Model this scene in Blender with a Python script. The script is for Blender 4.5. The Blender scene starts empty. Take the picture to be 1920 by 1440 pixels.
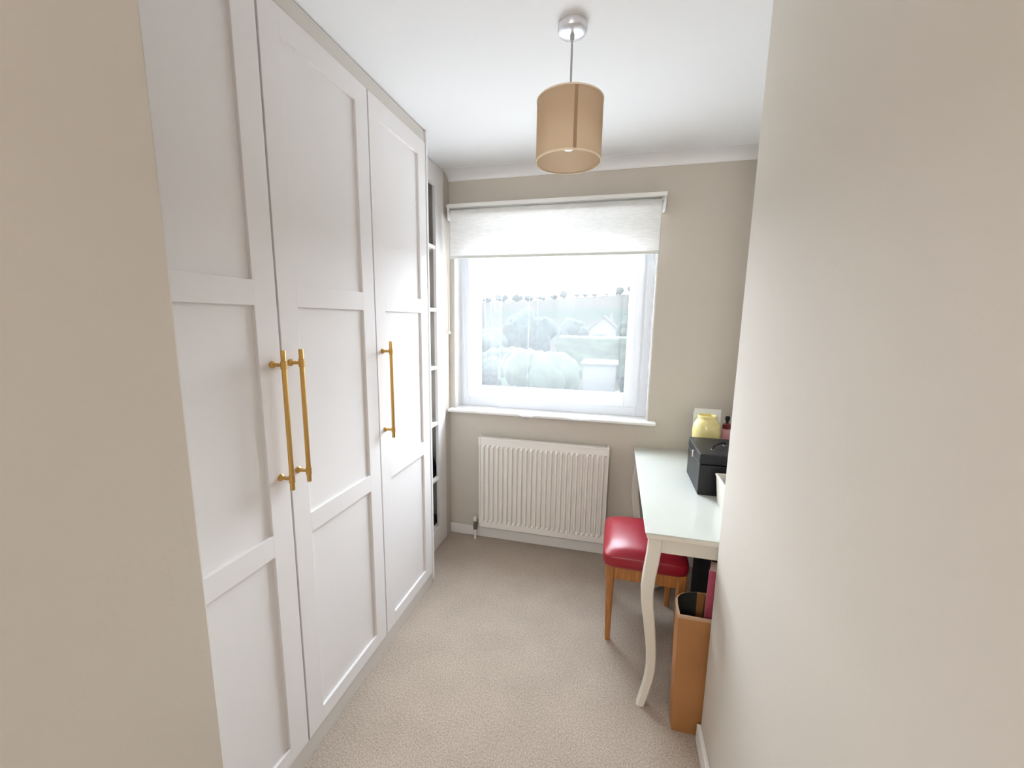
import bpy, bmesh, math, random
from mathutils import Vector, Matrix, noise
PI = math.pi
random.seed(4)
scn = bpy.context.scene
col = scn.collection

# ---------------------------------------------------------------- camera, world, sun, lamps, exposure
cam_d = bpy.data.cameras.new('camera')
cam = bpy.data.objects.new('camera', cam_d)
col.objects.link(cam)
cam_d.sensor_fit = 'HORIZONTAL'
cam_d.sensor_width = 36.0
cam_d.lens = 763.58 / 1920 * 36.0
cam_d.clip_start = 0.02
cam_d.clip_end = 3000
RT = Vector((0.96938202, 0.24515184, 0.01410964))
UP = Vector((-0.05138131, 0.14631405, 0.98790291))
FW = Vector((-0.24012177, 0.95838029, -0.15443043))
cam.matrix_world = Matrix(((RT.x, UP.x, -FW.x, 0), (RT.y, UP.y, -FW.y, 0), (RT.z, UP.z, -FW.z, 1.5), (0, 0, 0, 1)))
scn.camera = cam
scn.view_settings.view_transform = 'Standard'
scn.view_settings.look = 'None'
scn.view_settings.gamma = 1
scn.view_settings.use_curve_mapping = False
scn.view_settings.exposure = 0.0

SKY = 26.0
SUN = 7.0
w = bpy.data.worlds.new('sky')
scn.world = w
w.use_nodes = True
nt = w.node_tree
bg = nt.nodes['Background']
tc = nt.nodes.new('ShaderNodeTexCoord')
sx = nt.nodes.new('ShaderNodeSeparateXYZ')
rp = nt.nodes.new('ShaderNodeValToRGB')
rp.color_ramp.elements[0].position = 0.0
rp.color_ramp.elements[0].color = (0.91, 0.955, 1.03, 1)
rp.color_ramp.elements[1].position = 1.0
rp.color_ramp.elements[1].color = (0.80, 0.90, 1.04, 1)
nt.links.new(tc.outputs['Generated'], sx.inputs[0])
nt.links.new(sx.outputs['Z'], rp.inputs[0])
nt.links.new(rp.outputs[0], bg.inputs[0])
bg.inputs[1].default_value = SKY


def light(name, kind, loc, energy, color=(1, 1, 1), size=None, target=None, **kw):
    d = bpy.data.lights.new(name, kind)
    d.energy = energy
    d.color = color
    if kind == 'AREA':
        d.shape = 'RECTANGLE'
        d.size, d.size_y = size
    for k, v in kw.items():
        setattr(d, k, v)
    o = bpy.data.objects.new(name, d)
    o.location = loc
    if target is not None:
        o.rotation_euler = (Vector(target) - Vector(loc)).to_track_quat('-Z', 'Y').to_euler()
    col.objects.link(o)
    return o


s = light('sun', 'SUN', (-14, -4, 30), SUN, (1, .97, .92), target=(0, 6, 0))
s.data.angle = math.radians(3)
# daylight comes in at the window
p = light('window_portal', 'AREA', (-.41, 2.73, 1.53), 1, size=(1.26, 1.28), target=(-.41, 0, 1.53))
p.data.cycles.is_portal = True
# unseen fill light added behind the camera to brighten the room
light('rear_fill_light', 'AREA', (-.33, -1.57, 2.15), 24, (1, .965, .93), size=(.6, .42), target=(-.22, 1.2, 1.95))


# ---------------------------------------------------------------- materials
def mat(name, base, rough=.6, metal=0, spec=.5, bump=0, bscale=200, vary=0, vscale=8, base2=None, coat=0, detail=3, stretch=None):
    m = bpy.data.materials.new(name)
    m.use_nodes = True
    t = m.node_tree
    b = t.nodes['Principled BSDF']
    b.inputs['Base Color'].default_value = (*base, 1)
    b.inputs['Roughness'].default_value = rough
    b.inputs['Metallic'].default_value = metal
    b.inputs['Specular IOR Level'].default_value = spec
    b.inputs['Coat Weight'].default_value = coat
    co = None
    if bump or vary:
        g = t.nodes.new('ShaderNodeNewGeometry')
        co = g.outputs['Position']
        if stretch:
            mp = t.nodes.new('ShaderNodeMapping')
            mp.inputs['Scale'].default_value = stretch
            t.links.new(co, mp.inputs[0])
            co = mp.outputs[0]
    if vary:
        n = t.nodes.new('ShaderNodeTexNoise')
        n.inputs['Scale'].default_value = vscale
        n.inputs['Detail'].default_value = detail
        r = t.nodes.new('ShaderNodeValToRGB')
        c2 = base2 or tuple(c * (1 - vary) for c in base)
        r.color_ramp.elements[0].color = (*c2, 1)
        r.color_ramp.elements[0].position = .35
        r.color_ramp.elements[1].color = (*base, 1)
        r.color_ramp.elements[1].position = .65
        t.links.new(co, n.inputs['Vector'])
        t.links.new(n.outputs['Fac'], r.inputs[0])
        t.links.new(r.outputs[0], b.inputs['Base Color'])
    if bump:
        n = t.nodes.new('ShaderNodeTexNoise')
        n.inputs['Scale'].default_value = bscale
        n.inputs['Detail'].default_value = 2
        bp = t.nodes.new('ShaderNodeBump')
        bp.inputs['Strength'].default_value = bump
        bp.inputs['Distance'].default_value = .002
        t.links.new(co, n.inputs['Vector'])
        t.links.new(n.outputs['Fac'], bp.inputs['Height'])
        t.links.new(bp.outputs[0], b.inputs['Normal'])
    return m


def cloth_mat(name, base, clear, trans, bump=0):
    """thin woven cloth: part holes, part translucent thread, part matt thread"""
    m = bpy.data.materials.new(name)
    m.use_nodes = True
    t = m.node_tree
    t.nodes.clear()
    out = t.nodes.new('ShaderNodeOutputMaterial')
    tr = t.nodes.new('ShaderNodeBsdfTransparent')
    tl = t.nodes.new('ShaderNodeBsdfTranslucent')
    df = t.nodes.new('ShaderNodeBsdfDiffuse')
    tl.inputs[0].default_value = (*base, 1)
    df.inputs[0].default_value = (*base, 1)
    m1 = t.nodes.new('ShaderNodeMixShader')
    m1.inputs[0].default_value = trans
    t.links.new(df.outputs[0], m1.inputs[1])
    t.links.new(tl.outputs[0], m1.inputs[2])
    m2 = t.nodes.new('ShaderNodeMixShader')
    m2.inputs[0].default_value = clear
    t.links.new(m1.outputs[0], m2.inputs[1])
    t.links.new(tr.outputs[0], m2.inputs[2])
    t.links.new(m2.outputs[0], out.inputs[0])
    if bump:
        g = t.nodes.new('ShaderNodeNewGeometry')
        mp = t.nodes.new('ShaderNodeMapping')
        mp.inputs['Scale'].default_value = (8, 8, 120)
        n = t.nodes.new('ShaderNodeTexNoise')
        n.inputs['Scale'].default_value = 3
        n.inputs['Detail'].default_value = 4
        r = t.nodes.new('ShaderNodeValToRGB')
        r.color_ramp.elements[0].color = tuple(c * (1 - bump) for c in base) + (1,)
        r.color_ramp.elements[1].color = (*base, 1)
        r.color_ramp.elements[0].position = .35
        r.color_ramp.elements[1].position = .6
        t.links.new(g.outputs['Position'], mp.inputs[0])
        t.links.new(mp.outputs[0], n.inputs['Vector'])
        t.links.new(n.outputs['Fac'], r.inputs[0])
        t.links.new(r.outputs[0], tl.inputs[0])
        t.links.new(r.outputs[0], df.inputs[0])
    return m


def glass_mat(name, tint=(1, 1, 1), refl=.06):
    m = bpy.data.materials.new(name)
    m.use_nodes = True
    t = m.node_tree
    t.nodes.clear()
    out = t.nodes.new('ShaderNodeOutputMaterial')
    tr = t.nodes.new('ShaderNodeBsdfTransparent')
    tr.inputs[0].default_value = (*tint, 1)
    gl = t.nodes.new('ShaderNodeBsdfGlossy')
    gl.inputs['Roughness'].default_value = .02
    mx = t.nodes.new('ShaderNodeMixShader')
    mx.inputs[0].default_value = refl
    t.links.new(tr.outputs[0], mx.inputs[1])
    t.links.new(gl.outputs[0], mx.inputs[2])
    t.links.new(mx.outputs[0], out.inputs[0])
    return m


M = dict(
    wall=mat('beige wall paint', (.63, .575, .505), .75, spec=.25, bump=.12, bscale=90),
    ceiling=mat('white ceiling paint', (.90, .89, .89), .85, spec=.2, bump=.1, bscale=60),
    trim=mat('white trim gloss', (.84, .82, .79), .35),
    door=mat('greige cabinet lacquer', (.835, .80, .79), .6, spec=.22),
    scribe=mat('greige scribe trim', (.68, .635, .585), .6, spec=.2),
    carcase=mat('cabinet carcase', (.56, .51, .46), .5),
    dark=mat('dark gap', (.10, .09, .08), .8),
    brass=mat('brushed brass', (.62, .38, .12), .32, metal=.85, bump=.1, bscale=900),
    radiator=mat('radiator enamel', (.86, .82, .77), .35),
    upvc=mat('white upvc', (.86, .89, .94), .3),
    chrome=mat('chrome', (.72, .72, .74), .18, metal=.9),
    brasspipe=mat('aged valve metal', (.20, .17, .14), .4, metal=.6),
    canopy=mat('pendant canopy satin metal', (.70, .70, .74), .25, metal=.6),
    cord=mat('grey flex', (.36, .36, .36), .5),
    seam=mat('shade seam', (.33, .22, .13), .8),
    bulb=mat('opal bulb', (.9, .9, .88), .25),
    deskpaint=mat('cream desk lacquer', (.74, .69, .60), .4),
    deskglass=mat('pale green backed glass', (.59, .60, .55), .06, spec=.55),
    red=mat('red leatherette', (.31, .009, .022), .34, spec=.55, bump=.15, bscale=300),
    pipe=mat('dark red piping', (.22, .01, .02), .4),
    wood=mat('orange beech', (.50, .20, .055), .4, vary=.35, vscale=14, bump=.1, bscale=60, stretch=(6, 6, .6)),
    binskin=mat('tan leatherette', (.42, .19, .065), .45, vary=.18, vscale=5, bump=.12, bscale=200),
    binin=mat('dark bin lining', (.035, .04, .033), .5),
    bintrim=mat('tan bin rim', (.50, .32, .20), .5),
    black=mat('black leatherette', (.010, .010, .012), .42, spec=.4, bump=.25, bscale=350),
    blackmatt=mat('matt black fabric', (.012, .012, .014), .8, spec=.2),
    grey=mat('charcoal seam', (.10, .10, .11), .4),
    clasp=mat('pale metal clasp', (.70, .60, .52), .3, metal=.5),
    yellow=mat('yellow glazed ceramic', (.78, .67, .30), .22, spec=.6, vary=.15, vscale=18),
    card=mat('white card', (.76, .77, .72), .6),
    basket=mat('cream basket', (.72, .68, .60), .6, bump=.4, bscale=120),
    whiteplastic=mat('white plastic', (.82, .82, .83), .3),
    blue=mat('blue cap', (.06, .12, .32), .4),
    pinkglass=mat('pink bottle', (.55, .27, .30), .15),
    darkred=mat('dark red liquid', (.12, .012, .02), .2),
    pinkcover=mat('crimson book cover', (.48, .075, .13), .5, vary=.3, vscale=25),
    pinkedge=mat('pink cover edge', (.62, .30, .33), .6),
    paper=mat('cream paper', (.55, .42, .36), .8),
    bagwhite=mat('white bag paper', (.55, .50, .50), .7),
    bagred=mat('red bag print', (.35, .05, .07), .6),
    bagblue=mat('blue bag print', (.05, .10, .22), .6),
    glass=glass_mat('window glass', (.97, .99, .985), .05),
    clearglass=glass_mat('clear glass', (.93, .95, .93), .14),
    voile=cloth_mat('white voile', (.94, .94, .965), .925, .75),
    voilehem=cloth_mat('voile hem', (.94, .94, .965), .70, .7),
    blind=cloth_mat('linen blind cloth', (.86, .84, .81), 0.0, .24, bump=.12),
    shade=cloth_mat('beige shade cloth', (.61, .455, .31), 0.0, .45),
    shadein=mat('shade rim', (.74, .62, .47), .7),
    # outdoors
    leafdark=mat('dark foliage', (.009, .013, .0105), .9, vary=.6, vscale=1.2, spec=.1),
    leafmid=mat('mid foliage', (.012, .017, .0125), .9, vary=.5, vscale=2, spec=.1),
    leaflight=mat('light foliage', (.016, .021, .0135), .9, vary=.4, vscale=3, spec=.1),
    bark=mat('bark', (.08, .06, .045), .9),
    render_=mat('white render', (.024, .023, .022), .8),
    rooftile=mat('brown roof tile', (.012, .010, .009), .9),
    tarmac=mat('pale concrete', (.019, .0195, .021), .9),
    bounce_slab=mat('pale patio concrete', (.42, .41, .40), .9),
    exterior=mat('brick exterior', (.3, .22, .18), .9),
)
# carpet: short twist pile with fine speckle
mc = bpy.data.materials.new('beige twist carpet')
mc.use_nodes = True
t = mc.node_tree
b = t.nodes['Principled BSDF']
b.inputs['Roughness'].default_value = .95
b.inputs['Specular IOR Level'].default_value = .1
g = t.nodes.new('ShaderNodeNewGeometry')
n1 = t.nodes.new('ShaderNodeTexNoise'); n1.inputs['Scale'].default_value = 170; n1.inputs['Detail'].default_value = 7; n1.inputs['Roughness'].default_value = .68
n2 = t.nodes.new('ShaderNodeTexNoise'); n2.inputs['Scale'].default_value = 5; n2.inputs['Detail'].default_value = 2
r1 = t.nodes.new('ShaderNodeValToRGB')
r1.color_ramp.elements[0].position = .33; r1.color_ramp.elements[0].color = (.33, .265, .21, 1)
r1.color_ramp.elements[1].position = .66; r1.color_ramp.elements[1].color = (.64, .535, .445, 1)
mx = t.nodes.new('ShaderNodeMix'); mx.data_type = 'RGBA'; mx.blend_type = 'MULTIPLY'; mx.inputs['Factor'].default_value = .35
r2 = t.nodes.new('ShaderNodeValToRGB')
r2.color_ramp.elements[0].position = .35; r2.color_ramp.elements[0].color = (.78, .78, .78, 1)
r2.color_ramp.elements[1].position = .65; r2.color_ramp.elements[1].color = (1, 1, 1, 1)
bp = t.nodes.new('ShaderNodeBump'); bp.inputs['Strength'].default_value = .7; bp.inputs['Distance'].default_value = .006
for a_, b_ in ((g.outputs['Position'], n1.inputs['Vector']), (g.outputs['Position'], n2.inputs['Vector']), (n1.outputs['Fac'], r1.inputs[0]),
               (n2.outputs['Fac'], r2.inputs[0]), (r1.outputs[0], mx.inputs['A']), (r2.outputs[0], mx.inputs['B']),
               (mx.outputs['Result'], b.inputs['Base Color']), (n1.outputs['Fac'], bp.inputs['Height']), (bp.outputs[0], b.inputs['Normal'])):
    t.links.new(a_, b_)
M['carpet'] = mc
# fields on the hill: dry grass strips between green ones
mf = bpy.data.materials.new('hill fields')
mf.use_nodes = True
t = mf.node_tree
b = t.nodes['Principled BSDF']
b.inputs['Roughness'].default_value = 1
b.inputs['Specular IOR Level'].default_value = 0
g = t.nodes.new('ShaderNodeNewGeometry')
mp = t.nodes.new('ShaderNodeMapping'); mp.inputs['Scale'].default_value = (.006, .022, 0); mp.inputs['Rotation'].default_value = (0, 0, .25)
n1 = t.nodes.new('ShaderNodeTexVoronoi'); n1.inputs['Scale'].default_value = 1
r1 = t.nodes.new('ShaderNodeValToRGB')
r1.color_ramp.interpolation = 'CONSTANT'
r1.color_ramp.elements[0].color = (.013, .0128, .0105, 1)
r1.color_ramp.elements[1].position = .38; r1.color_ramp.elements[1].color = (.009, .0115, .009, 1)
e = r1.color_ramp.elements.new(.55); e.color = (.017, .0145, .012, 1)
e = r1.color_ramp.elements.new(.8); e.color = (.0145, .013, .011, 1)
sp = t.nodes.new('ShaderNodeSeparateColor')
for a_, b_ in ((g.outputs['Position'], mp.inputs[0]), (mp.outputs[0], n1.inputs['Vector']), (n1.outputs['Color'], sp.inputs[0]),
               (sp.outputs[0], r1.inputs[0]), (r1.outputs[0], b.inputs['Base Color'])):
    t.links.new(a_, b_)
M['fields'] = mf


# ---------------------------------------------------------------- mesh helpers (world coordinates in, local mesh out)
class MB:
    def __init__(self):
        self.bm = bmesh.new()

    def box(self, x0, x1, y0, y1, z0, z1, bev=0, seg=2, mtx=None):
        t = bmesh.new()
        bmesh.ops.create_cube(t, size=1)
        for v in t.verts:
            v.co = Vector(((x0 + x1) / 2 + v.co.x * (x1 - x0), (y0 + y1) / 2 + v.co.y * (y1 - y0), (z0 + z1) / 2 + v.co.z * (z1 - z0)))
        if bev:
            bmesh.ops.bevel(t, geom=t.edges[:], offset=bev, segments=seg, affect='EDGES', profile=.5)
        if mtx:
            t.transform(mtx)
        return self._add(t)

    def _add(self, t):
        me = bpy.data.meshes.new('tmp')
        t.to_mesh(me)
        t.free()
        self.bm.from_mesh(me)
        bpy.data.meshes.remove(me)
        return self

    def lathe(self, c, prof, n=32, axis='Z'):
        """prof: list of (r, h) about a vertical axis through c"""
        t = bmesh.new()
        rings = []
        for r, h_ in prof:
            if r < 1e-6:
                rings.append([t.verts.new((0, 0, h_))])
            else:
                rings.append([t.verts.new((r * math.cos(2 * PI * k / n), r * math.sin(2 * PI * k / n), h_)) for k in range(n)])
        for a, b in zip(rings, rings[1:]):
            for k in range(n):
                k2 = (k + 1) % n
                if len(a) == 1 and len(b) == 1:
                    continue
                if len(a) == 1:
                    t.faces.new((a[0], b[k2], b[k]))
                elif len(b) == 1:
                    t.faces.new((a[k], a[k2], b[0]))
                else:
                    t.faces.new((a[k], a[k2], b[k2], b[k]))
        bmesh.ops.recalc_face_normals(t, faces=t.faces[:])
        rot = {'Z': Matrix(), 'X': Matrix.Rotation(PI / 2, 4, 'Y'), 'Y': Matrix.Rotation(-PI / 2, 4, 'X')}[axis]
        t.transform(Matrix.Translation(Vector(c)) @ rot)
        return self._add(t)

    def tube(self, pts, r, n=10):
        t = bmesh.new()
        pts = [Vector(p_) for p_ in pts]
        rings = []
        up = Vector((0, 0, 1))
        for i, p_ in enumerate(pts):
            d = (pts[min(i + 1, len(pts) - 1)] - pts[max(i - 1, 0)]).normalized()
            a = d.cross(up)
            if a.length < 1e-3:
                a = d.cross(Vector((1, 0, 0)))
            a.normalize()
            b = d.cross(a)
            rr = r[i] if isinstance(r, (list, tuple)) else r
            rings.append([t.verts.new(p_ + (a * math.cos(2 * PI * k / n) + b * math.sin(2 * PI * k / n)) * rr) for k in range(n)])
        for a, b in zip(rings, rings[1:]):
            for k in range(n):
                t.faces.new((a[k], a[(k + 1) % n], b[(k + 1) % n], b[k]))
        t.faces.new(rings[0][::-1])
        t.faces.new(rings[-1])
        bmesh.ops.recalc_face_normals(t, faces=t.faces[:])
        return self._add(t)

    def loft(self, secs, cap=True):
        """secs: list of equal length closed rings of points"""
        t = bmesh.new()
        rings = [[t.verts.new(p_) for p_ in s_] for s_ in secs]
        n = len(rings[0])
        for a, b in zip(rings, rings[1:]):
            for k in range(n):
                t.faces.new((a[k], a[(k + 1) % n], b[(k + 1) % n], b[k]))
        if cap:
            t.faces.new(rings[0][::-1])
            t.faces.new(rings[-1])
        bmesh.ops.recalc_face_normals(t, faces=t.faces[:])
        return self._add(t)

    def grid(self, f, nu, nv):
        t = bmesh.new()
        g_ = [[t.verts.new(f(i / nu, j / nv)) for j in range(nv + 1)] for i in range(nu + 1)]
        for i in range(nu):
            for j in range(nv):
                t.faces.new((g_[i][j], g_[i + 1][j], g_[i + 1][j + 1], g_[i][j + 1]))
        return self._add(t)

    def build(self, name, m, parent=None, smooth=False, loc=None, **props):
        me = bpy.data.meshes.new(name)
        if parent is not None:
            base = Vector((0, 0, 0))
            q = parent
            while q is not None:
                base += q.location
                q = q.parent
            off = base
        else:
            if loc is None:
                vs = [v.co for v in self.bm.verts]
                loc = Vector(((min(v.x for v in vs) + max(v.x for v in vs)) / 2, (min(v.y for v in vs) + max(v.y for v in vs)) / 2, min(v.z for v in vs)))
            off = Vector(loc)
        self.bm.transform(Matrix.Translation(-off))
        self.bm.to_mesh(me)
        self.bm.free()
        me.materials.append(m)
        if smooth:
            me.polygons.foreach_set('use_smooth', [True] * len(me.polygons))
            if smooth != 'all':
                try:
                    me.set_sharp_from_angle(angle=math.radians(38))
                except Exception:
                    pass
        o = bpy.data.objects.new(name, me)
        col.objects.link(o)
        if parent is not None:
            o.parent = parent
        else:
            o.location = off
        for k, v in props.items():
            o[k] = v
        return o


def box(*a, **k):
    return MB().box(*a, **k)


def thing(name, loc, label, category, group=None):
    o = bpy.data.objects.new(name, None)
    o.empty_display_size = .1
    o.location = loc
    col.objects.link(o)
    o['label'] = label
    o['category'] = category
    if group:
        o['group'] = group
    return o


S = dict(kind='structure')
D = 2.547          # inner face of the window wall
H = 2.402          # ceiling height
WX0, WX1, WZ0, WZ1 = -1.035, .215, .905, 2.165   # window opening

# ---------------------------------------------------------------- room shell
box(-1.75, .85, -1.7, 2.85, -.12, 0).build('floor', M['carpet'], **S)
box(-1.75, .85, -1.7, 2.85, H, H + .12).build('ceiling', M['ceiling'], **S)
wf = MB()
wf.box(-1.75, WX0, D, 2.83, 0, H)
wf.box(WX1, .85, D, 2.83, 0, H)
wf.box(WX0, WX1, D, 2.83, 0, WZ0)
wf.box(WX0, WX1, D, 2.83, WZ1, H)
wf.build('wall_far', M['wall'], **S)
# near partition on the left, ends with a corner just in front of the wardrobe
box(-1.75, -.72, -1.6, .534, 0, H, bev=.004).build('wall_left', M['wall'], **S)
box(-1.75, -1.62, .534, D, 0, H).build('wall_left_recess', M['wall'], **S)
# boxed-in strip of wall between the shelves and the window wall
box(-1.62, -1.072, 2.470, D, 0, H).build('wall_left_return', M['wall'], **S)
# near wall on the right, ends with a corner; the desk stands in the recess beyond it
box(.3715, .85, -1.6, 1.398, 0, H, bev=.004).build('wall_right', M['wall'], **S)
box(.70, .85, 1.398, D, 0, H).build('wall_right_recess', M['wall'], **S)
box(-1.75, .85, -1.7, -1.6, 0, H).build('wall_back', M['wall'], **S)


def coving(name, f):
    """quarter-hollow cornice, profile (d from wall, z)"""
    prof = [(0, H - .046), (.004, H - .046), (.004, H - .042)]
    for k in range(13):
        a = PI / 2 * k / 12
        prof.append((.090 - .086 * math.cos(a), H - .042 + .040 * math.sin(a)))
    prof += [(.094, H - .002), (.094, H), (0, H)]
    MB().loft([f(prof, 0), f(prof, 1)]).build(name, M['ceiling'], smooth=True, **S)


coving('trim_1', lambda pr, e: [((-1.072, .70)[e], D - d, z) for d, z in pr])


def skirting(name, x0, x1, y0, y1):
    box(x0, x1, y0, y1, 0, .068, bev=.003).build(name, M['trim'], **S)


skirting('baseboard_far', -1.072, .70, D - .016, D)
skirting('baseboard_right', .3575, .3715, -1.5, 1.398)
skirting('baseboard_left', -.72, -.706, -1.5, .534)
skirting('baseboard_right_recess', .686, .70, 1.42, D - .016)

# ---------------------------------------------------------------- window
win = bpy.data.objects.new('window_1', None)
win.location = (-.41, 2.69, .92)
col.objects.link(win)
win['kind'] = 'structure'


def frame(x0, x1, z0, z1, y0, y1, wdt, bev=.006):
    f = MB()
    f.box(x0, x0 + wdt, y0, y1, z0, z1, bev=bev)
    f.box(x1 - wdt, x1, y0, y1, z0, z1, bev=bev)
    f.box(x0 + wdt - .004, x1 - wdt + .004, y0, y1, z0, z0 + wdt, bev=bev)
    f.box(x0 + wdt - .004, x1 - wdt + .004, y0, y1, z1 - wdt, z1, bev=bev)
    return f


frame(WX0, WX1, WZ0, WZ1, 2.645, 2.715, .070).build('window_frame', M['upvc'], win)
sash = frame(WX0 + .062, WX1 - .062, WZ0 + .062, WZ1 - .062, 2.625, 2.69, .082, bev=.008).build('sash', M['upvc'], win)
box(WX0 + .14, WX1 - .14, 2.652, 2.66, WZ0 + .14, WZ1 - .14).build('pane', M['glass'], win)
f = MB()
f.box(WX0 - .001, WX0 + .006, D - .002, 2.646, WZ0, WZ1)
f.box(WX1 - .006, WX1 + .001, D - .002, 2.646, WZ0, WZ1)
f.box(WX0, WX1, D - .002, 2.646, WZ1 - .006, WZ1 + .001)
f.build('reveal_lining', M['trim'], win)
hd = MB()
hd.box(-.425, -.395, 2.612, 2.626, .985, 1.03, bev=.003)
hd.box(-.42, -.30, 2.598, 2.612, 1.0, 1.018, bev=.004)
hd.build('window_handle', M['upvc'], win)
box(-1.068, .262, D - .062, D + .10, .888, .908, bev=.006).build('window_sill', M['trim'], win)

# ---------------------------------------------------------------- outdoors
def ground_z(x, y):
    pts = [(3, -1.9), (16, -1.75), (24, -1.9), (45, -4.2), (100, -6), (180, -2), (250, 5.2), (330, 15), (400, 23.0), (430, 23.5), (700, 5)]
    for (a, za), (b, zb) in zip(pts, pts[1:]):
        if y <= b:
            k = max(0, (y - a) / (b - a))
            z = za + (zb - za) * k
            break
    else:
        z = zb
    k = min(1, max(0, (y - 120) / 250))
    return z + k * (.035 * (x + 60) + 1.6 * math.sin(x * .021 + 1)) + k * .6 * noise.noise(Vector((x * .02, y * .02, 3)))


MB().grid(lambda u, v: Vector((-420 + 700 * u, 3.2 + 640 * v ** 2, ground_z(-420 + 700 * u, 3.2 + 640 * v ** 2))), 90, 110).build(
    'ground', M['fields'], smooth='all', loc=(0, 0, 0), **S)
box(-1.3, 3.2, 12.5, 19.5, -1.86, -1.70).build('driveway', M['tarmac'], **S)
box(-9, 8, 2.9, 11.5, -1.95, -1.80).build('bounce_slab', M['bounce_slab'], **S)  # unseen pale slab added below the window, bounces daylight up to the ceiling


def clump(c, rx, ry, rz, seed, lump=.25, sub=4, freq=1.6):
    t = bmesh.new()
    bmesh.ops.create_icosphere(t, subdivisions=sub, radius=1)
    for v in t.verts:
        p_ = v.co.copy()
        k = 1 + lump * noise.noise(p_ * freq + Vector((seed, 0, 0))) + lump * .6 * noise.noise(p_ * freq * 3.1 + Vector((0, seed, 0))) \
            + lump * .35 * noise.noise(p_ * freq * 8 + Vector((0, 0, seed)))
        v.co = Vector((c[0] + p_.x * rx * k, c[1] + p_.y * ry * k, c[2] + p_.z * rz * k))
    return t


def tree(name, x, y, top, r, label, cat, m, seed, trunk=True, group=None, n=5, sub=4):
    gz = ground_z(x, y)
    h_ = top - gz
    root = thing(name, (x, y, gz), label, cat, group)
    f = MB()
    rnd = random.Random(seed)
    low = gz + (h_ * .22 if trunk else 0)
    f._add(clump((x, y, (top + low) / 2), r * .8, r * .8, (top - low) / 2, seed, sub=sub))
    for k in range(n):
        a = 2 * PI * k / n + rnd.random()
        rr = r * (.35 + .15 * rnd.random())
        zz = low + (top - low) * (.35 + .35 * rnd.random())
        f._add(clump((x + math.cos(a) * r * .55, y + math.sin(a) * r * .55, zz), rr, rr, min(rr, zz - gz), seed + k + 1, sub=sub - 1))
    f.build('foliage', m, root, smooth='all')
    if trunk:
        MB().tube([(x, y, gz), (x + .05, y, gz + h_ * .25), (x, y, gz + h_ * .5)], [r * .09, r * .07, r * .04], 8).build('trunk', M['bark'], root, smooth=True)
    return root


tree('tree', -9.6, 45, 2.5, 3.2, 'big dark rounded tree in the middle of the window view', 'tree', M['leafdark'], 1)
tree('tree', -5.6, 56, 1.9, 2.5, 'dark tree right of the biggest tree in the window view', 'tree', M['leafdark'], 9)
tree('tree', -16.2, 53, .5, 2.8, 'lower dark tree left of the biggest tree outside', 'tree', M['leafmid'], 17)
tree('tree', -9.3, 29, .6, 1.6, 'tall grey-green tree at the left side of the pane', 'tree', M['leafmid'], 25)
tree('tree', -7.6, 27, -.6, 1.5, 'mid green tree low beside the left of the pane', 'tree', M['leafmid'], 33)
tree('tree', -1.9, 51, .1, 1.7, 'tree below the white gabled house', 'tree', M['leafdark'], 41)
tree('tree', 1.6, 62, 2.6, 1.9, 'tree just right of the white gabled house', 'tree', M['leafmid'], 49)
tree('garden_bush', -2.95, 16, .28, 1.75, 'large round pale green bush low in the window view', 'bush', M['leaflight'], 57, trunk=False, n=7)
tree('garden_bush', .5, 18.0, -.35, .32, 'small dark shrub beside the driveway outside', 'bush', M['leafdark'], 65, trunk=False, n=3)
tree('garden_bush', -6.2, 20.5, -.4, 1.0, 'low green bush left of the large round bush', 'bush', M['leafmid'], 73, trunk=False, n=5)
# clipped hedge: pale top, darker side
hb = bmesh.new()
bmesh.ops.create_cube(hb, size=1)
bmesh.ops.subdivide_edges(hb, edges=hb.edges[:], cuts=24, use_grid_fill=True)
for v in hb.verts:
    q = Vector((-1.0 + v.co.x * 5.2, 27.2 + v.co.y * 2.6, -.75 + v.co.z * 2.5))
    nn = noise.noise(q * 2.1) * .16 + noise.noise(q * 5) * .08
    v.co = q + v.co.normalized() * nn
hm = MB()
hm._add(hb)
hedge = hm.build('garden_hedge', M['leaflight'], smooth='all', label='long clipped hedge with pale green top outside', category='hedge')
# flat garden outbuilding
g0 = thing('garden_shed', (-.5, 19.3, -1.8), 'low flat white outbuilding by the driveway outside', 'shed')
box(-1.35, .1, 18.6, 20.4, -1.85, -.42, bev=.01).build('wall', M['render_'], g0)
box(-1.45, .2, 18.5, 20.5, -.42, -.34, bev=.01).build('roof', M['tarmac'], g0)
# white gabled house
hx, hy = -2.0, 75
hr = thing('gabled_house', (hx, hy, ground_z(hx, hy)), 'white gabled house among the trees outside', 'house')
z0 = ground_z(hx, hy) - .5
hw = MB()
hw.loft([[(hx - 2.3, yy, z0), (hx + 2.3, yy, z0), (hx + 2.3, yy, .25), (hx, yy, 2.3), (hx - 2.3, yy, .25)] for yy in (hy - 3, hy + 4)])
hw.build('wall', M['render_'], hr)
rf = MB()
for s_ in (-1, 1):
    rf.loft([[(hx + s_ * 2.7, yy, -.08), (hx, yy, 2.33), (hx, yy, 2.55), (hx + s_ * 2.75, yy, .10)] for yy in (hy - 3.3, hy + 4.3)])
rf.build('roof', M['rooftile'], hr)
for wx in (-.9, .6):
    box(hx + wx, hx + wx + .5, hy - 3.06, hy - 2.98, -.9, -.1).build('house_window', M['dark'], hr)
box(hx + .9, hx + 1.4, hy + .5, hy + 1.1, 1.2, 3.0).build('chimney', M['rooftile'], hr)
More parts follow.
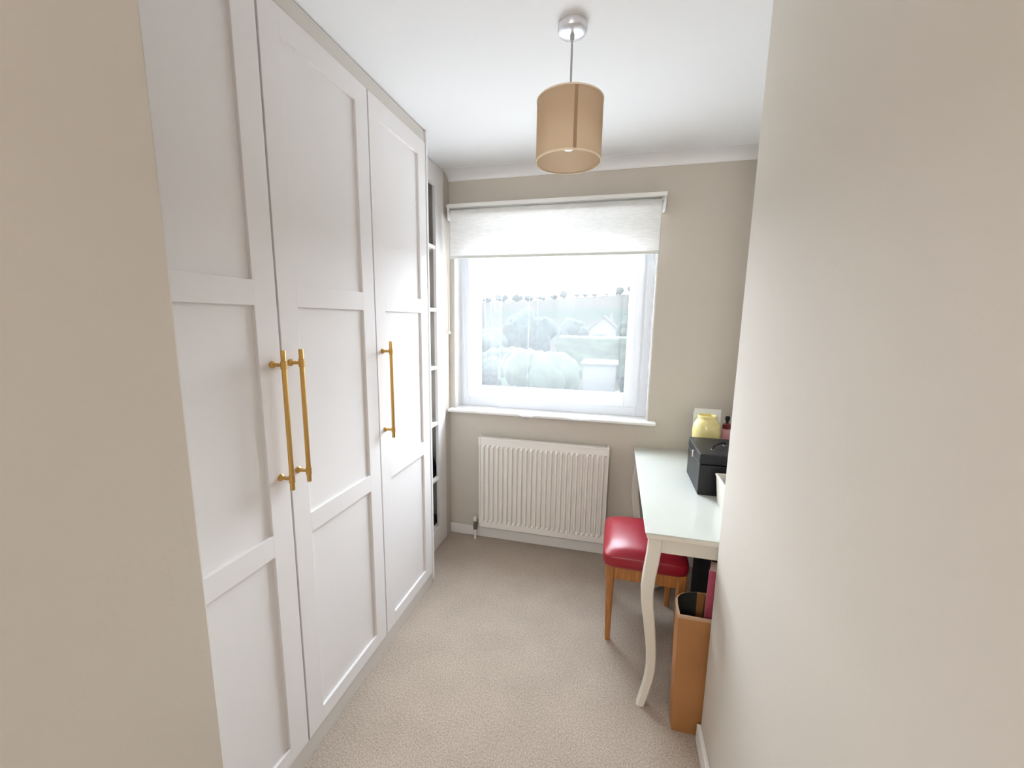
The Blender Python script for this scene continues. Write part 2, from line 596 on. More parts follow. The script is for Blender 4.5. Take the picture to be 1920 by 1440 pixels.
# tree clumps along the ridge
ORD = ['leftmost', 'second from left', 'third from left', 'fourth from left', 'fifth from left', 'sixth from left', 'middle one', 'sixth from right', 'fifth from right',
       'fourth from right', 'third from right', 'second from right', 'rightmost']
for k, (x, top, r) in enumerate([(-126, 3.0, 5), (-112, 4.2, 6), (-97, 4.6, 6), (-84, 3.0, 5), (-72, 2.4, 5), (-60, 3.4, 4), (-50, 5.2, 4), (-38, 2.6, 3), (-30, 4.2, 3),
                                 (-20, 3.4, 4), (-10, 4.8, 4), (1, 5.4, 5), (14, 6, 6)]):
    tree('ridge_tree', x, 396 + (k % 3) * 4, ground_z(x, 396) + top * 1.45, r * 1.1, ORD[k] + ' of the distant trees along the far hill ridge', 'tree', M['leafdark'], 100 + k * 7,
         trunk=False, group='trees along the ridge', n=4, sub=3)

# ---------------------------------------------------------------- wardrobe
FX = -.94           # door face plane
G = .0034
wr = thing('wardrobe', (-1.28, 1.24, 0), 'tall fitted greige wardrobe with three shaker doors and long brass handles', 'wardrobe')
cb = MB()
cb.box(-1.618, -.965, .536, .556, 0, 2.398)
cb.box(-1.618, -.965, 1.936, 1.956, 0, 2.398)
cb.box(-1.618, -1.60, .556, 1.936, 0, 2.398)
cb.box(-1.60, -.965, .556, 1.936, .06, .08)
cb.box(-1.60, -.975, .556, 1.936, 2.34, 2.36)
cb.build('carcase', M['carcase'], wr)
for y in (.984, 1.476):
    box(-1.60, -.985, y - .009, y + .009, .08, 2.34).build('divider', M['dark'], wr)  # dark colour paints the shade seen in the gaps between doors
box(-1.6, FX + .002, 1.9575, 1.976, .03, 2.398, bev=.0015).build('end_panel', M['door'], wr)
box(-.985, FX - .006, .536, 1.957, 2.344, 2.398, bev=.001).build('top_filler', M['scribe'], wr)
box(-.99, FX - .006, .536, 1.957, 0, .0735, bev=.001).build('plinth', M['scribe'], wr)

YD = [.500, .984, 1.476, 1.9565]
ZT, ZB = 2.341, .075
for i in range(3):
    y0, y1 = YD[i] + G, YD[i + 1] - G
    if i == 0:
        y0 = .537
    d = MB()
    # stiles
    sl = .072 if i else .072 - .037
    xb, xf = FX - .022, FX
    d.box(xb, xf, y0, y0 + sl, ZB, ZT, bev=.0015)
    d.box(xb, xf, y1 - .075, y1, ZB, ZT, bev=.0015)
    for za, zb in ((ZB, .134), (.798, .866), (1.530, 1.598), (2.267, ZT)):
        d.box(xb, xf, y0 + sl - .001, y1 - .074, za, zb, bev=.0012)
    dr = d.build('door', M['door'], wr)
    for za, zb in ((.134, .798), (.866, 1.530), (1.598, 2.267)):
        box(xb + .001, xf - .0105, y0 + sl - .003, y1 - .072, za - .003, zb + .003).build('panel', M['door'], dr)
    hy_ = (.948, 1.016, 1.517)[i]
    hn = MB()
    hn.lathe((FX + .040, hy_, .996), [(0, 0), (.0062, .0005), (.0068, .003), (.0068, .409), (.0062, .4115), (0, .412)], 20)
    for z in (1.030, 1.366):
        hn.lathe((FX - .001, hy_, z), [(0, 0), (.0105, 0), (.0105, .005), (.0058, .009), (.0052, .03), (.0062, .041)], 20, 'X')
        hn.lathe((FX + .040, hy_, z - .012), [(.0068, 0), (.0085, .001), (.0085, .023), (.0068, .024)], 20)
    hn.build('handle', M['brass'], dr, smooth=True)

# ---------------------------------------------------------------- open shelving between wardrobe and window wall
SX = -1.072
sh = thing('bookcase', (-1.3, 2.22, 0), 'tall narrow built-in open shelving between wardrobe and window wall', 'shelving')
f = MB()
f.box(-1.60, SX - .018, 1.979, 1.995, 0, 2.398)
f.box(-1.60, SX - .018, 2.450, 2.468, 0, 2.398)
f.box(-1.615, -1.60, 1.979, 2.468, 0, 2.398)
f.build('carcase', M['carcase'], sh)
f = MB()
f.box(SX - .02, SX, 2.352, 2.4685, 0, 2.398, bev=.002)
f.box(SX - .02, SX, 1.979, 2.03, 0, 2.398, bev=.002)
f.box(SX - .02, SX, 2.029, 2.353, 2.278, 2.398, bev=.002)
f.box(SX - .02, SX, 2.029, 2.353, 0, .135, bev=.002)
f.build('face_frame', M['door'], sh)
for z in (.150, .483, .852, 1.212, 1.568, 1.937):
    box(-1.598, SX - .004 - (.018 if z < .2 else 0), 1.996, 2.449, z - .022, z, bev=.002).build('shelf', M['trim'], sh)

# black handbag on the low shelf
hb_ = thing('black_handbag', (-1.165, 2.335, .483), 'black handbag standing on the lowest visible open shelf', 'bag')
secs = []
for k in range(9):
    u = k / 8
    wd = .100 * (1 - .55 * u ** 1.6)
    dp = .070 * (1 - .55 * u)
    z = .4835 + .165 * u
    ring = []
    for j in range(20):
        a = 2 * PI * j / 20
        ca, sa = math.cos(a), math.sin(a)
        ring.append((-1.165 + dp * math.copysign(abs(ca) ** .6, ca), 2.335 + wd * math.copysign(abs(sa) ** .6, sa), z))
    secs.append(ring)
MB().loft(secs).build('bag_body', M['blackmatt'], hb_, smooth=True)
MB().tube([(-1.165, 2.335 + .04 * math.cos(a), .646 + .05 * math.sin(a)) for a in [PI * k / 12 for k in range(13)]], .005, 8).build('strap', M['black'], hb_, smooth=True)

# black shoes on the bottom shelf
def shoe(y, label):
    r_ = thing('black_shoe', (-1.2, y, .150), label, 'shoe', 'black shoes in the open shelving')
    sc = []
    for k in range(12):
        u = k / 11
        x = -1.100 - .25 * u
        wd = .022 + .022 * math.sin(PI * min(1, u * 1.1 + .12)) * (1 - .2 * u)
        hh = .052 + .03 * u + (.045 * max(0, (u - .4) / .6))
        sc.append([(x, y + wd * math.cos(a), .165 + hh * .5 + hh * .5 * math.sin(a)) for a in [2 * PI * j / 14 for j in range(14)]])
    MB().loft(sc).build('upper', M['blackmatt'], r_, smooth=True)
    sc = []
    for k in range(12):
        u = k / 11
        x = -1.096 - .262 * u
        wd = .025 + .022 * math.sin(PI * min(1, u * 1.1 + .12)) * (1 - .2 * u)
        sc.append([(x, y - wd, .1505), (x, y + wd, .1505), (x, y + wd, .167), (x, y - wd, .167)])
    MB().loft(sc).build('sole', M['black'], r_)


shoe(2.235, 'black shoe at the bottom of the open shelving, nearer the wardrobe')
shoe(2.338, 'black shoe at the bottom of the open shelving, nearer the window wall')

# ---------------------------------------------------------------- roller blind
bl = thing('roller_blind', (-.41, D - .05, 1.885), 'off-white linen roller blind pulled part way down the window', 'blind')
BX0, BX1 = -1.045, .222
f = MB()
f.box(BX0 - .006, BX1 + .012, D - .088, D - .001, 2.178, 2.200, bev=.003)
f.build('cassette_top', M['trim'], bl)
MB().lathe((BX0 + .012, D - .045, 2.148), [(0, 0), (.027, 0), (.027, BX1 - BX0 - .024), (0, BX1 - BX0 - .024)], 28, 'X').build('fabric_roll', M['blind'], bl, smooth=True)
for x, nm in ((BX0, 0), (BX1, 1)):
    box(x - .004, x + .010, D - .082, D - .002, 2.108, 2.180, bev=.004).build('end_bracket', M['trim'], bl)
MB().grid(lambda u, v: Vector((BX0 + .014 + (BX1 - BX0 - .028) * u, D - .0735 + .002 * math.sin(u * 9) * v, 2.150 - .258 * v)), 40, 14).build('fabric', M['blind'], bl, smooth='all')
box(BX0 + .012, BX1 - .012, D - .079, D - .067, 1.876, 1.893, bev=.003).build('bottom_bar', M['card'], bl)
ch = MB()
ch.tube([(BX0 - .010, D - .05, 2.15), (BX0 - .012, D - .045, 1.8), (BX0 - .012, D - .042, 1.42)], .0016, 6)
ch.tube([(BX0 - .010, D - .03, 2.15), (BX0 - .012, D - .03, 1.8), (BX0 - .012, D - .036, 1.42)], .0016, 6)
ch.build('chain', M['trim'], bl)
MB().lathe((BX0 - .012, D - .040, 1.415), [(0, -.012), (.008, -.008), (.010, 0), (.008, .008), (0, .012)], 16).build('chain_weight', M['trim'], bl, smooth=True)

# ---------------------------------------------------------------- voile
vo = thing('voile_curtain', (-.41, D - .03, .90), 'sheer white voile curtain hanging in folds over the window', 'curtain')
VX0, VX1 = WX0 + .006, WX1 - .006
FOLDS = [(.03, .011, .006), (.055, .010, .006), (.085, .012, .006), (.12, .010, .007), (.15, .009, .006), (.185, .008, .005), (.22, .006, .006), (.255, .009, .005), (.30, .006, .006), (.36, .007, .006), (.40, .009, .006), (.445, .007, .005), (.53, .006, .008), (.62, .007, .006), (.73, .005, .007), (.86, .006, .008), (.93, .009, .007), (.965, .010, .006)]
lowz = [.0, .12, .2, .31, .38, .45, .52, .60, .68, .74, .82, .90, 1.0]


def voile_pt(u, v):
    x = VX0 + (VX1 - VX0) * u
    y = D - .010 + .045 * (1 - v) - .004 * math.sin(u * 31) - .003 * math.sin(u * 57 + 1)
    wv = .35 + .65 * (1 - v) ** .8
    dx = 0
    for c, amp, sg in FOLDS:
        lean = (.035 if c < .25 else .008) * (-1 if c < .25 else 1)
        cc = c - lean * v * (1 if c < .2 else .5)
        k = (u - cc) / sg
        if abs(k) < 4:
            e_ = math.exp(-k * k)
            fade = .7 if .38 < c < .42 else wv
            y -= amp * 1.2 * e_ * fade
            dx -= k * e_ * amp * 2.0 * fade
    z = 1.985 - (1.985 - .9105) * v
    return Vector((x + dx, min(y, D + .09), z))


def hem_pt(u, v):
    """the long hem lies along the sill and spills over its front edge here and there"""
    a = voile_pt(u, 1)
    drop = .034 * math.exp(-((u - .41) / .045) ** 2) + .022 * math.exp(-((u - .665) / .05) ** 2) + .010 * math.exp(-((u - .27) / .03) ** 2)
    wav = .5 + .5 * math.sin(u * 37 + 1.2 * math.sin(u * 11))
    yf = D - .028 - .022 * wav if drop < .003 else D - .0665
    yf = D - .028 - .022 * wav + (D - .0665 - (D - .028 - .022 * wav)) * min(1, drop / .008)
    if v < .6:
        k = v / .6
        return Vector((a.x, a.y + (yf - a.y) * k, .9105 + .003 * wav * math.sin(PI * k)))
    k = (v - .6) / .4
    return Vector((a.x, yf - .0015 * k, .9105 - max(0, drop - .004) * k))


v_ = MB().grid(voile_pt, 760, 30).build('sheer_cloth', M['voile'], vo, smooth='all')
MB().grid(hem_pt, 300, 16).build('hem', M['voilehem'], vo, smooth='all')
MB().tube([(VX0, D + .038, 1.985), (VX1, D + .038, 1.985)], .004, 8).build('curtain_wire', M['trim'], vo, smooth=True)
for x0, x1 in ((VX0 - .002, VX0 + .016), (VX1 - .012, VX1 + .002)):
    MB().grid(lambda u, v: Vector((x0 + (x1 - x0) * u, D + .0 - .004 * math.sin(u * 9), 1.985 - 1.073 * v)), 4, 20).build('side_hem', M['voilehem'], vo, smooth='all')

# ---------------------------------------------------------------- radiator
RX0, RX1, RZ0, RZ1, RY = -.838, -.002, .105, .735, D - .090
ra = thing('radiator', (-.42, D - .05, RZ0), 'white ribbed panel radiator on the wall below the window', 'radiator')
NR = 25
px = []
wr_ = (RX1 - RX0 - .03) / NR
for k in range(NR):
    a = RX0 + .015 + k * wr_
    px += [(a, 0), (a + wr_ * .16, 0), (a + wr_ * .30, 1), (a + wr_ * .62, 1), (a + wr_ * .76, 0)]
px.append((RX1 - .015, 0))
zs = [RZ0, RZ0 + .002, RZ0 + .042, RZ0 + .056, RZ1 - .062, RZ1 - .048, RZ1 - .004, RZ1]
dz = [.008, 0, 0, 1, 1, 0, 0, .008]
t = bmesh.new()
full = [(RX0, 0), (RX0 + .004, 0)] + px + [(RX1 - .004, 0), (RX1, 0)]
g_ = []
for i, (x, r_) in enumerate(full):
    row = []
    for z, q in zip(zs, dz):
        y = RY + .012
        if q == .008:
            y += .008
        elif q == 1:
            y += .0075 - .015 * (0 if r_ else 0) + (-.012 - .0075) * 1 * (r_) + 0
        if i in (0, len(full) - 1):
            y += .006
        row.append(t.verts.new((x, y, z)))
    g_.append(row)
for i in range(len(full) - 1):
    for j in range(len(zs) - 1):
        t.faces.new((g_[i][j], g_[i + 1][j], g_[i + 1][j + 1], g_[i][j + 1]))
bmesh.ops.recalc_face_normals(t, faces=t.faces[:])
rb = MB()
rb._add(t)
rb.build('front_panel', M['radiator'], ra)
f = MB()
f.box(RX0 + .006, RX1 - .006, D - .050, D - .036, RZ0 + .01, RZ1 - .03, bev=.004)
for k in range(24):
    a = RX0 + .02 + k * (RX1 - RX0 - .04) / 24
    f.box(a + .006, a + .024, RY + .030, D - .050, RZ0 + .04, RZ1 - .06)
f.build('back_panel', M['radiator'], ra)
box(RX0 + .004, RX1 - .004, RY + .010, D - .034, RZ1 - .012, RZ1 - .002, bev=.003).build('top_grille', M['radiator'], ra)
for x in (RX0 - .004, RX1 - .010):
    f = MB()
    f.box(x, x + .014, RY + .006, D - .032, RZ1 - .055, RZ1 + .004, bev=.004)
    f.box(x + .002, x + .012, RY + .012, D - .034, RZ0 + .01, RZ1 - .05, bev=.003)
    f.build('end_cap', M['radiator'], ra)
for x, s_ in ((RX0, -1), (RX1, 1)):
    v0 = MB()
    vx = x + s_ * .034
    v0.tube([(x - s_ * .003, D - .055, RZ0 + .022), (vx, D - .055, RZ0 + .022)], .008, 12)
    v0.lathe((vx, D - .055, .070), [(.009, 0), (.013, .002), (.013, .034), (.010, .042), (.012, .062), (0, .064)], 16)
    vv = v0.build('valve', M['brasspipe'] if s_ < 0 else M['chrome'], ra, smooth=True)
    MB().tube([(vx, D - .055, 0.0), (vx, D - .055, .072)], .0075, 12).build('pipe', M['trim'], vv, smooth=True)
    MB().lathe((vx, D - .055, .132), [(.0, 0), (.012, 0), (.013, .004), (.012, .024), (.008, .028), (0, .029)], 16).build('valve_cap', M['trim'], vv, smooth=True)
for x in (RX0 + .12, RX1 - .12):
    box(x, x + .03, D - .037, D - .001, RZ0 + .05, RZ1 - .08).build('wall_bracket', M['radiator'], ra)

# ---------------------------------------------------------------- pendant lamp
LX, LY = -.177, 1.41
la = thing('pendant_lamp', (LX, LY, 2.0), 'pendant lamp with beige fabric drum shade on grey flex', 'lamp')
MB().lathe((LX, LY, H), [(0, -.029), (.012, -.0285), (.034, -.026), (.043, -.022), (.0455, -.017), (.0455, -.001), (.044, 0), (0, 0)], 40).build('canopy', M['canopy'], la, smooth=True)
MB().lathe((LX, LY, H - .045), [(0, 0), (.005, 0), (.0065, .006), (.0065, .014), (.009, .018), (0, .018)], 16).build('cord_grip', M['cord'], la, smooth=True)
MB().tube([(LX, LY, H - .040), (LX, LY, 2.12)], .0032, 8).build('flex', M['cord'], la, smooth=True)
RS, Z0, Z1 = .104, 2.005, 2.187
sd = MB().lathe((LX, LY, Z0), [(RS, 0), (RS, Z1 - Z0)], 96).build('shade', M['shade'], la, smooth=True)
# overlap seam on the camera side
f = MB()
cy_ = math.atan2(0 - LY, 0 - LX) + .17
f.grid(lambda u, v: Vector((LX + (RS + .0008) * math.cos(cy_ + (u - .5) * .10), LY + (RS + .0008) * math.sin(cy_ + (u - .5) * .10), Z0 + .003 + (Z1 - Z0 - .006) * v)), 6, 2)
f.build('shade_seam', M['seam'], sd, smooth='all')
for z in (Z0, Z1 - .005):
    MB().lathe((LX, LY, z), [(RS - .0015, 0), (RS + .0016, 0), (RS + .0016, .005), (RS - .0015, .005), (RS - .0015, 0)], 96).build('shade_rim', M['shadein'], sd, smooth=True)
f = MB()
for k in range(3):
    a = 2 * PI * k / 3 + .4
    f.tube([(LX + .018 * math.cos(a), LY + .018 * math.sin(a), 2.152), (LX + (RS - .002) * math.cos(a), LY + (RS - .002) * math.sin(a), 2.176)], .0015, 6)
f.lathe((LX, LY, 2.150), [(.014, 0), (.021, 0), (.021, .004), (.014, .004), (.014, 0)], 20)
f.build('shade_ring', M['trim'], la)
MB().lathe((LX, LY, 2.112), [(0, .05), (.010, .05), (.017, .042), (.019, .002), (0, 0)], 24).build('lamp_holder', M['bulb'], la, smooth=True)
MB().lathe((LX, LY, 2.040), [(0, 0), (.012, .002), (.022, .010), (.027, .024), (.026, .040), (.018, .060), (.013, .076), (0, .078)], 28).build('bulb', M['bulb'], la, smooth=True)

# ---------------------------------------------------------------- desk
DX0, DX1, DY0, DY1 = .143, .600, 1.458, 2.530
dk = thing('desk', (.37, 2.0, 0), 'cream desk with pale glass top and curved legs in the recess', 'desk')
box(DX0 + .006, DX1 - .006, DY0 + .006, DY1 - .006, .718, .739, bev=.005).build('tabletop', M['deskpaint'], dk)
box(DX0, DX1, DY0, DY1, .7395, .7455, bev=.0015).build('glass_top', M['deskglass'], dk)
f = MB()
f.box(DX0 + .045, DX1 - .045, DY0 + .034, DY0 + .052, .655, .718, bev=.002)
f.box(DX0 + .045, DX1 - .045, DY1 - .052, DY1 - .034, .655, .718, bev=.002)
f.box(DX0 + .022, DX0 + .040, DY0 + .06, DY1 - .06, .655, .718, bev=.002)
f.box(DX1 - .040, DX1 - .022, DY0 + .06, DY1 - .06, .655, .718, bev=.002)
f.build('apron', M['deskpaint'], dk)
prof = [(.7185, 0, .046), (.66, .001, .046), (.62, .004, .046), (.56, .010, .045), (.50, .013, .044), (.44, .010, .043), (.39, .004, .043), (.32, -.003, .041), (.26, -.009, .038), (.20, -.013, .036),
        (.15, -.014, .034), (.10, -.010, .032), (.06, -.003, .031), (.03, .003, .031), (0.0, .010, .030)]
for sxn in (-1, 1):
    for syn in (-1, 1):
        cx = (DX0 + .040) if sxn < 0 else (DX1 - .040)
        cy2 = (DY0 + .048) if syn < 0 else (DY1 - .048)
        secs = []
        for z, o_, wd in prof:
            ax, ay = cx + sxn * o_ * 1.35, cy2 + syn * o_ * 1.0
            hh = wd / 2
            b4 = .004
            secs.append([(ax + dx_, ay + dy_, z) for dx_, dy_ in ((-hh + b4, -hh), (hh - b4, -hh), (hh, -hh + b4), (hh, hh - b4), (hh - b4, hh), (-hh + b4, hh), (-hh, hh - b4), (-hh, -hh + b4))])
        MB().loft(secs).build('leg', M['deskpaint'], dk, smooth=True)

# ---------------------------------------------------------------- stool
QX0, QX1, QY0, QY1 = -.004, .372, 1.765, 2.165
st = thing('stool', (.18, 1.965, 0), 'red padded leatherette stool with orange wooden legs under the desk', 'stool')
cu = bmesh.new()
bmesh.ops.create_cube(cu, size=1)
bmesh.ops.subdivide_edges(cu, edges=cu.edges[:], cuts=15, use_grid_fill=True)
for v in cu.verts:
    x, y, z = v.co.x * 2, v.co.y * 2, v.co.z * 2
    # rounded box with a domed top and slightly bulging sides
    e8 = lambda q: math.copysign(1 - (1 - abs(q)) ** 1.25, q)
    px_ = x * (1 - .018 * (1 if z < -.9 else 0))
    m8 = max(abs(x), abs(y))
    rr = (abs(x) ** 10 + abs(y) ** 10) ** .1
    sc_ = m8 / rr if rr > 0 else 1
    bul = 1 + .022 * (1 - z * z)
    X_ = (QX0 + QX1) / 2 + x * sc_ * bul * (QX1 - QX0) / 2 * .985
    Y_ = (QY0 + QY1) / 2 + y * sc_ * bul * (QY1 - QY0) / 2 * .985
    top = .447 + .042 * (1 - abs(x) ** 3) ** .42 * (1 - abs(y) ** 3) ** .42
    Z_ = .396 + (top - .396) * (z + 1) / 2
    v.co = Vector((X_, Y_, Z_))
bmesh.ops.recalc_face_normals(cu, faces=cu.faces[:])
cm = MB()
cm._add(cu)
seat = cm.build('seat_cushion', M['red'], st, smooth='all')
bm_ = seat.modifiers.new('soften', 'SUBSURF')
bm_.levels = 1
bm_.render_levels = 1
f = MB()
ring = []
for k in range(48):
    a = 2 * PI * k / 48
    ca, sa = math.cos(a), math.sin(a)
    q = (abs(ca) ** 9 + abs(sa) ** 9) ** (-1 / 9)
    ring.append(((QX0 + QX1) / 2 + ca * q * (QX1 - QX0) / 2 * .985, (QY0 + QY1) / 2 + sa * q * (QY1 - QY0) / 2 * .985, .400))
f.tube(ring + [ring[0]], .0035, 8)
f.build('piping', M['pipe'], seat, smooth=True)
f = MB()
AX0, AX1, AY0, AY1 = QX0 + .018, QX1 - .012, QY0 + .018, QY1 - .018
f.box(AX0 + .02, AX1 - .02, AY0, AY0 + .018, .330, .396, bev=.002)
f.box(AX0 + .02, AX1 - .02, AY1 - .018, AY1, .330, .396, bev=.002)
f.box(AX0, AX0 + .018, AY0 + .02, AY1 - .02, .330, .396, bev=.002)
f.box(AX1 - .018, AX1, AY0 + .02, AY1 - .02, .330, .396, bev=.002)
f.build('seat_rail', M['wood'], st)
for sxn in (0, 1):
    for syn in (0, 1):
        cx = AX0 + .018 if sxn == 0 else AX1 - .018
        cy2 = AY0 + .018 if syn == 0 else AY1 - .018
        ox, oy = (1 if sxn == 0 else -1), (1 if syn == 0 else -1)
        secs = []
        for z, wd, o_ in ((.3965, .042, 0), (.325, .042, 0), (.315, .036, .001), (.16, .030, .002), (0, .023, .004)):
            hh = wd / 2
            secs.append([(cx + ox * o_ + a * hh, cy2 + oy * o_ + b * hh, z) for a, b in ((-1, -.7), (-.7, -1), (.7, -1), (1, -.7), (1, .7), (.7, 1), (-.7, 1), (-1, .7))])
        MB().loft(secs).build('leg', M['wood'], st, smooth=True)

# ---------------------------------------------------------------- waste bin with a book in it
bn = thing('waste_bin', (.40, 1.50, 0), 'tall tan leatherette waste bin beside the near desk leg', 'bin')
# footprint: flat front, bowed back; slightly narrower at the foot
def bin_ring(z, k, off=0):
    x0, x1, y0 = .268 + off + .008 * (1 - k), .505 - off, 1.413 + off
    pts = [(x0, y0), (x0 + .055, y0 - 0), ((x0 + x1) / 2, y0), (x1, y0)]
    c = []
    for j in range(13):
        a = PI * j / 12
        c.append(((x0 + x1) / 2 + (x1 - x0) / 2 * math.cos(a), y0 + .055 + (.100 - off) * math.sin(a) ** .7))
    return [(x, y, z) for x, y in pts + [(x1, y0 + .05)] + c + [(x0, y0 + .05)]]


BH = .472
f = MB()
f.loft([bin_ring(0, 0), bin_ring(.012, .03), bin_ring(BH * .5, .5), bin_ring(BH, 1)], cap=False)
f.loft([bin_ring(.006, 0, .002), bin_ring(.008, 0, .002)])
f.build('shell', M['binskin'], bn, smooth=True)
f = MB()
f.loft([bin_ring(.02, 0, .006), bin_ring(BH, 1, .006)], cap=False)
f.build('lining', M['binin'], bn, smooth=True)
f = MB()
t = bmesh.new()
a_ = [t.verts.new(p_) for p_ in bin_ring(BH + .001, 1, -.001)]
b_ = [t.verts.new(p_) for p_ in bin_ring(BH + .001, 1, .007)]
a2 = [t.verts.new(p_) for p_ in bin_ring(BH - .009, 1, -.001)]
n_ = len(a_)
for k in range(n_):
    t.faces.new((a_[k], a_[(k + 1) % n_], b_[(k + 1) % n_], b_[k]))
    t.faces.new((a_[k], a_[(k + 1) % n_], a2[(k + 1) % n_], a2[k]))
f._add(t)
f.build('rim', M['bintrim'], bn)
# crimson book standing in the bin
mt = Matrix.Translation(Vector((.371, 1.455, .012))) @ Matrix.Rotation(math.radians(.8), 4, 'Y') @ Matrix.Rotation(math.radians(-16), 4, 'Z')
bk = thing('book', (.371, 1.455, .012), 'tall crimson book standing upright in the tan bin', 'book')
f = MB()
f.box(-.014, -.0125, 0, .075, 0, .622, mtx=mt)
f.box(.0125, .014, 0, .075, 0, .622, mtx=mt)
f.box(-.014, .014, -.0015, .0005, 0, .622, mtx=mt)
f.build('cover', M['pinkcover'], bk)
box(-.0125, .0125, .001, .073, .002, .618, mtx=mt).build('pages', M['paper'], bk)
f = MB()
f.box(-.0146, -.0136, -.0022, .006, .0, .6225, mtx=mt)
f.build('cover_edge', M['pinkedge'], bk)

# ---------------------------------------------------------------- black suitcase under the desk (dark shape behind the bin)
sc = thing('black_storage_case', (.58, 1.92, 0), 'black case standing in the shadow under the desk behind the bin', 'case')
box(.455, .684, 1.68, 2.16, .004, .56, bev=.02, seg=3).build('case_body', M['blackmatt'], sc, smooth=True)
box(.51, .63, 1.672, 1.681, .30, .318, bev=.002).build('carry_handle', M['grey'], sc)

# crumpled bag on the floor behind the stool
bg_ = thing('paper_bag', (.30, 2.30, 0), 'small white paper bag with red and blue print behind the stool', 'bag')
t = clump((.275, 2.27, .085), .085, .06, .085, 5, lump=.18, sub=4, freq=2.2)
for v in t.verts:
    v.co.z = max(v.co.z, .001)
f = MB(); f._add(t); f.build('bag_body', M['bagwhite'], bg_, smooth='all')
t = clump((.322, 2.205, .115), .035, .02, .04, 8, lump=.2, sub=3)
f = MB(); f._add(t); f.build('blue_print', M['bagblue'], bg_, smooth='all')
t = clump((.285, 2.21, .12), .022, .016, .035, 11, lump=.2, sub=3)
f = MB(); f._add(t); f.build('red_print', M['bagred'], bg_, smooth='all')

# ---------------------------------------------------------------- things on the desk
TZ = .7457
bxo = thing('black_box', (.49, 2.01, TZ), 'black leatherette jewellery box with pale clasp on the desk', 'box')
BXX0, BXX1, BY0, BY1, BZ1 = .388, .620, 1.866, 2.151, .934
box(BXX0, BXX1, BY0, BY1, TZ, .884, bev=.004).build('box_body', M['black'], bxo)
lid = box(BXX0 - .001, BXX1 + .001, BY0 - .001, BY1 + .001, .887, BZ1, bev=.005).build('lid', M['black'], bxo)
f = MB()
f.box(BXX0 - .0018, BXX0 + .001, BY0 + .004, BY1 - .004, BZ1 - .007, BZ1 - .003)
f.box(BXX0 - .0018, BXX0 + .001, BY0 + .004, BY1 - .004, .8845, .8865)
f.build('lid_stitching', M['grey'], lid)
f = MB()
f.box(BXX0 - .006, BXX0, 2.004, 2.022, .872, .905, bev=.002)
f.build('clasp', M['clasp'], bxo)
f = MB()
f.tube([(.452 + .003 * 0, 1.945, BZ1), (.456, 1.948, BZ1 + .014), (.475, 1.975, BZ1 + .017), (.505, 2.01, BZ1 + .017), (.522, 2.033, BZ1 + .012), (.525, 2.035, BZ1)], .004, 8)
f.build('carry_handle', M['blackmatt'], lid, smooth=True)
for q in ((.452, 1.945), (.525, 2.035)):
    MB().lathe((q[0], q[1], BZ1 - .001), [(0, 0), (.008, 0), (.008, .003), (0, .004)], 14).build('handle_stud', M['chrome'], lid, smooth=True)

jx, jy = .489, 2.268
jr = thing('yellow_vase', (jx, jy, TZ), 'round yellow glazed vase standing on the desk behind the black box', 'vase')
MB().lathe((jx, jy, TZ), [(0, .001), (.036, 0), (.042, .006), (.040, .02), (.046, .07), (.060, .12), (.0675, .165), (.0685, .200), (.063, .232), (.050, .254), (.0455, .262), (.047, .270), (.046, .278), (.041, .279), (.040, .262), (.038, .250), (0, .240)], 44).build(
    'vase_body', M['yellow'], jr, smooth=True)
cd = thing('white_card', (.50, 2.365, TZ), 'square pale card standing behind the yellow vase', 'card')
mt = Matrix.Translation(Vector((.515, 2.385, TZ))) @ Matrix.Rotation(math.radians(-6), 4, 'X')
f = MB()
f.box(-.064, .072, 0, .0015, 0, .285, mtx=mt)
f.build('card_front', M['card'], cd)
mt2 = Matrix.Translation(Vector((.515, 2.385, TZ))) @ Matrix.Rotation(math.radians(-16), 4, 'X')
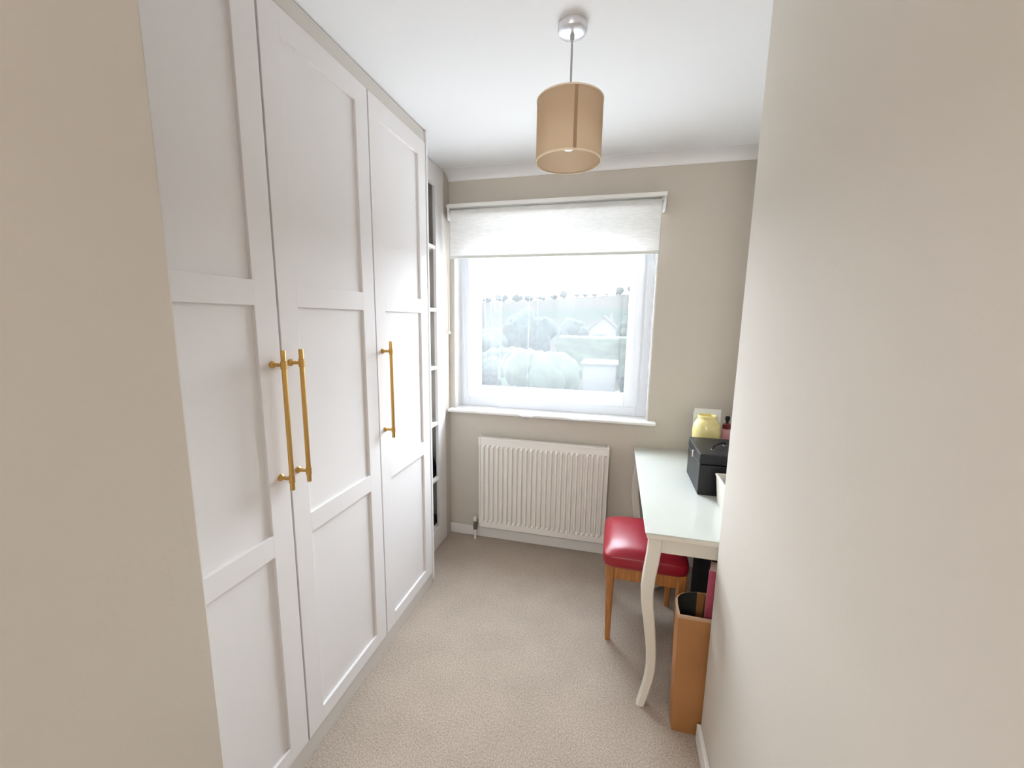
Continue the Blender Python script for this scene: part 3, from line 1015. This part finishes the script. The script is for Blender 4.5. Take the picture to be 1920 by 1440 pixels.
box(-.060, .070, .016, .0175, .001, .27, mtx=mt2).build('card_back', M['card'], cd)

bt = thing('perfume_bottle', (.575, 2.26, TZ), 'small pink bottle with dark cap right of the yellow vase', 'bottle')
MB().lathe((.583, 2.26, TZ), [(0, 0), (.022, 0), (.024, .004), (.024, .205), (.020, .215), (.008, .222), (.008, .228), (0, .228)], 24).build('glass_body', M['pinkglass'], bt, smooth=True)
MB().lathe((.583, 2.26, TZ + .217), [(.0205, 0), (.0215, .001), (.0215, .022), (.010, .026), (.008, .030)], 24).build('neck_band', M['darkred'], bt, smooth=True)
MB().lathe((.583, 2.26, TZ + .245), [(.007, 0), (.007, .012), (.011, .016), (.012, .028), (.009, .036), (0, .038)], 20).build('cap', M['blackmatt'], bt, smooth=True)

bs = thing('white_basket', (.56, 1.73, TZ), 'cream open basket on the desk in front of the black box', 'basket')
f = MB()
bx0, bx1, by0, by1 = .458, .590, 1.640, 1.815
def bring(z, o_):
    return [(bx0 - o_, by0 - o_, z), (bx1 + o_, by0 - o_, z), (bx1 + o_, by1 + o_, z), (bx0 - o_, by1 + o_, z)]
f.loft([bring(TZ, 0), bring(TZ + .115, .010)], cap=False)
f.loft([bring(TZ + .003, -.004), bring(TZ + .115, .006)], cap=False)
f.loft([bring(TZ, 0), bring(TZ + .004, 0)])
f.build('basket_body', M['basket'], bs)
f = MB()
q = bring(TZ + .117, .009)
f.tube([q[0], q[1], q[2], q[3], q[0]], .006, 8)
f.build('basket_rim', M['basket'], bs, smooth=True)
wb = thing('lotion_bottle', (.492, 1.765, TZ + .004), 'white bottle with blue cap standing in the cream basket', 'bottle')
MB().lathe((.494, 1.765, TZ + .0045), [(0, 0), (.019, 0), (.021, .004), (.021, .110), (.015, .122), (.008, .126), (.008, .132), (0, .132)], 24).build('bottle_body', M['whiteplastic'], wb, smooth=True)
MB().lathe((.494, 1.765, TZ + .133), [(0, 0), (.012, 0), (.012, .028), (.010, .031), (0, .031)], 20).build('cap', M['blue'], wb, smooth=True)
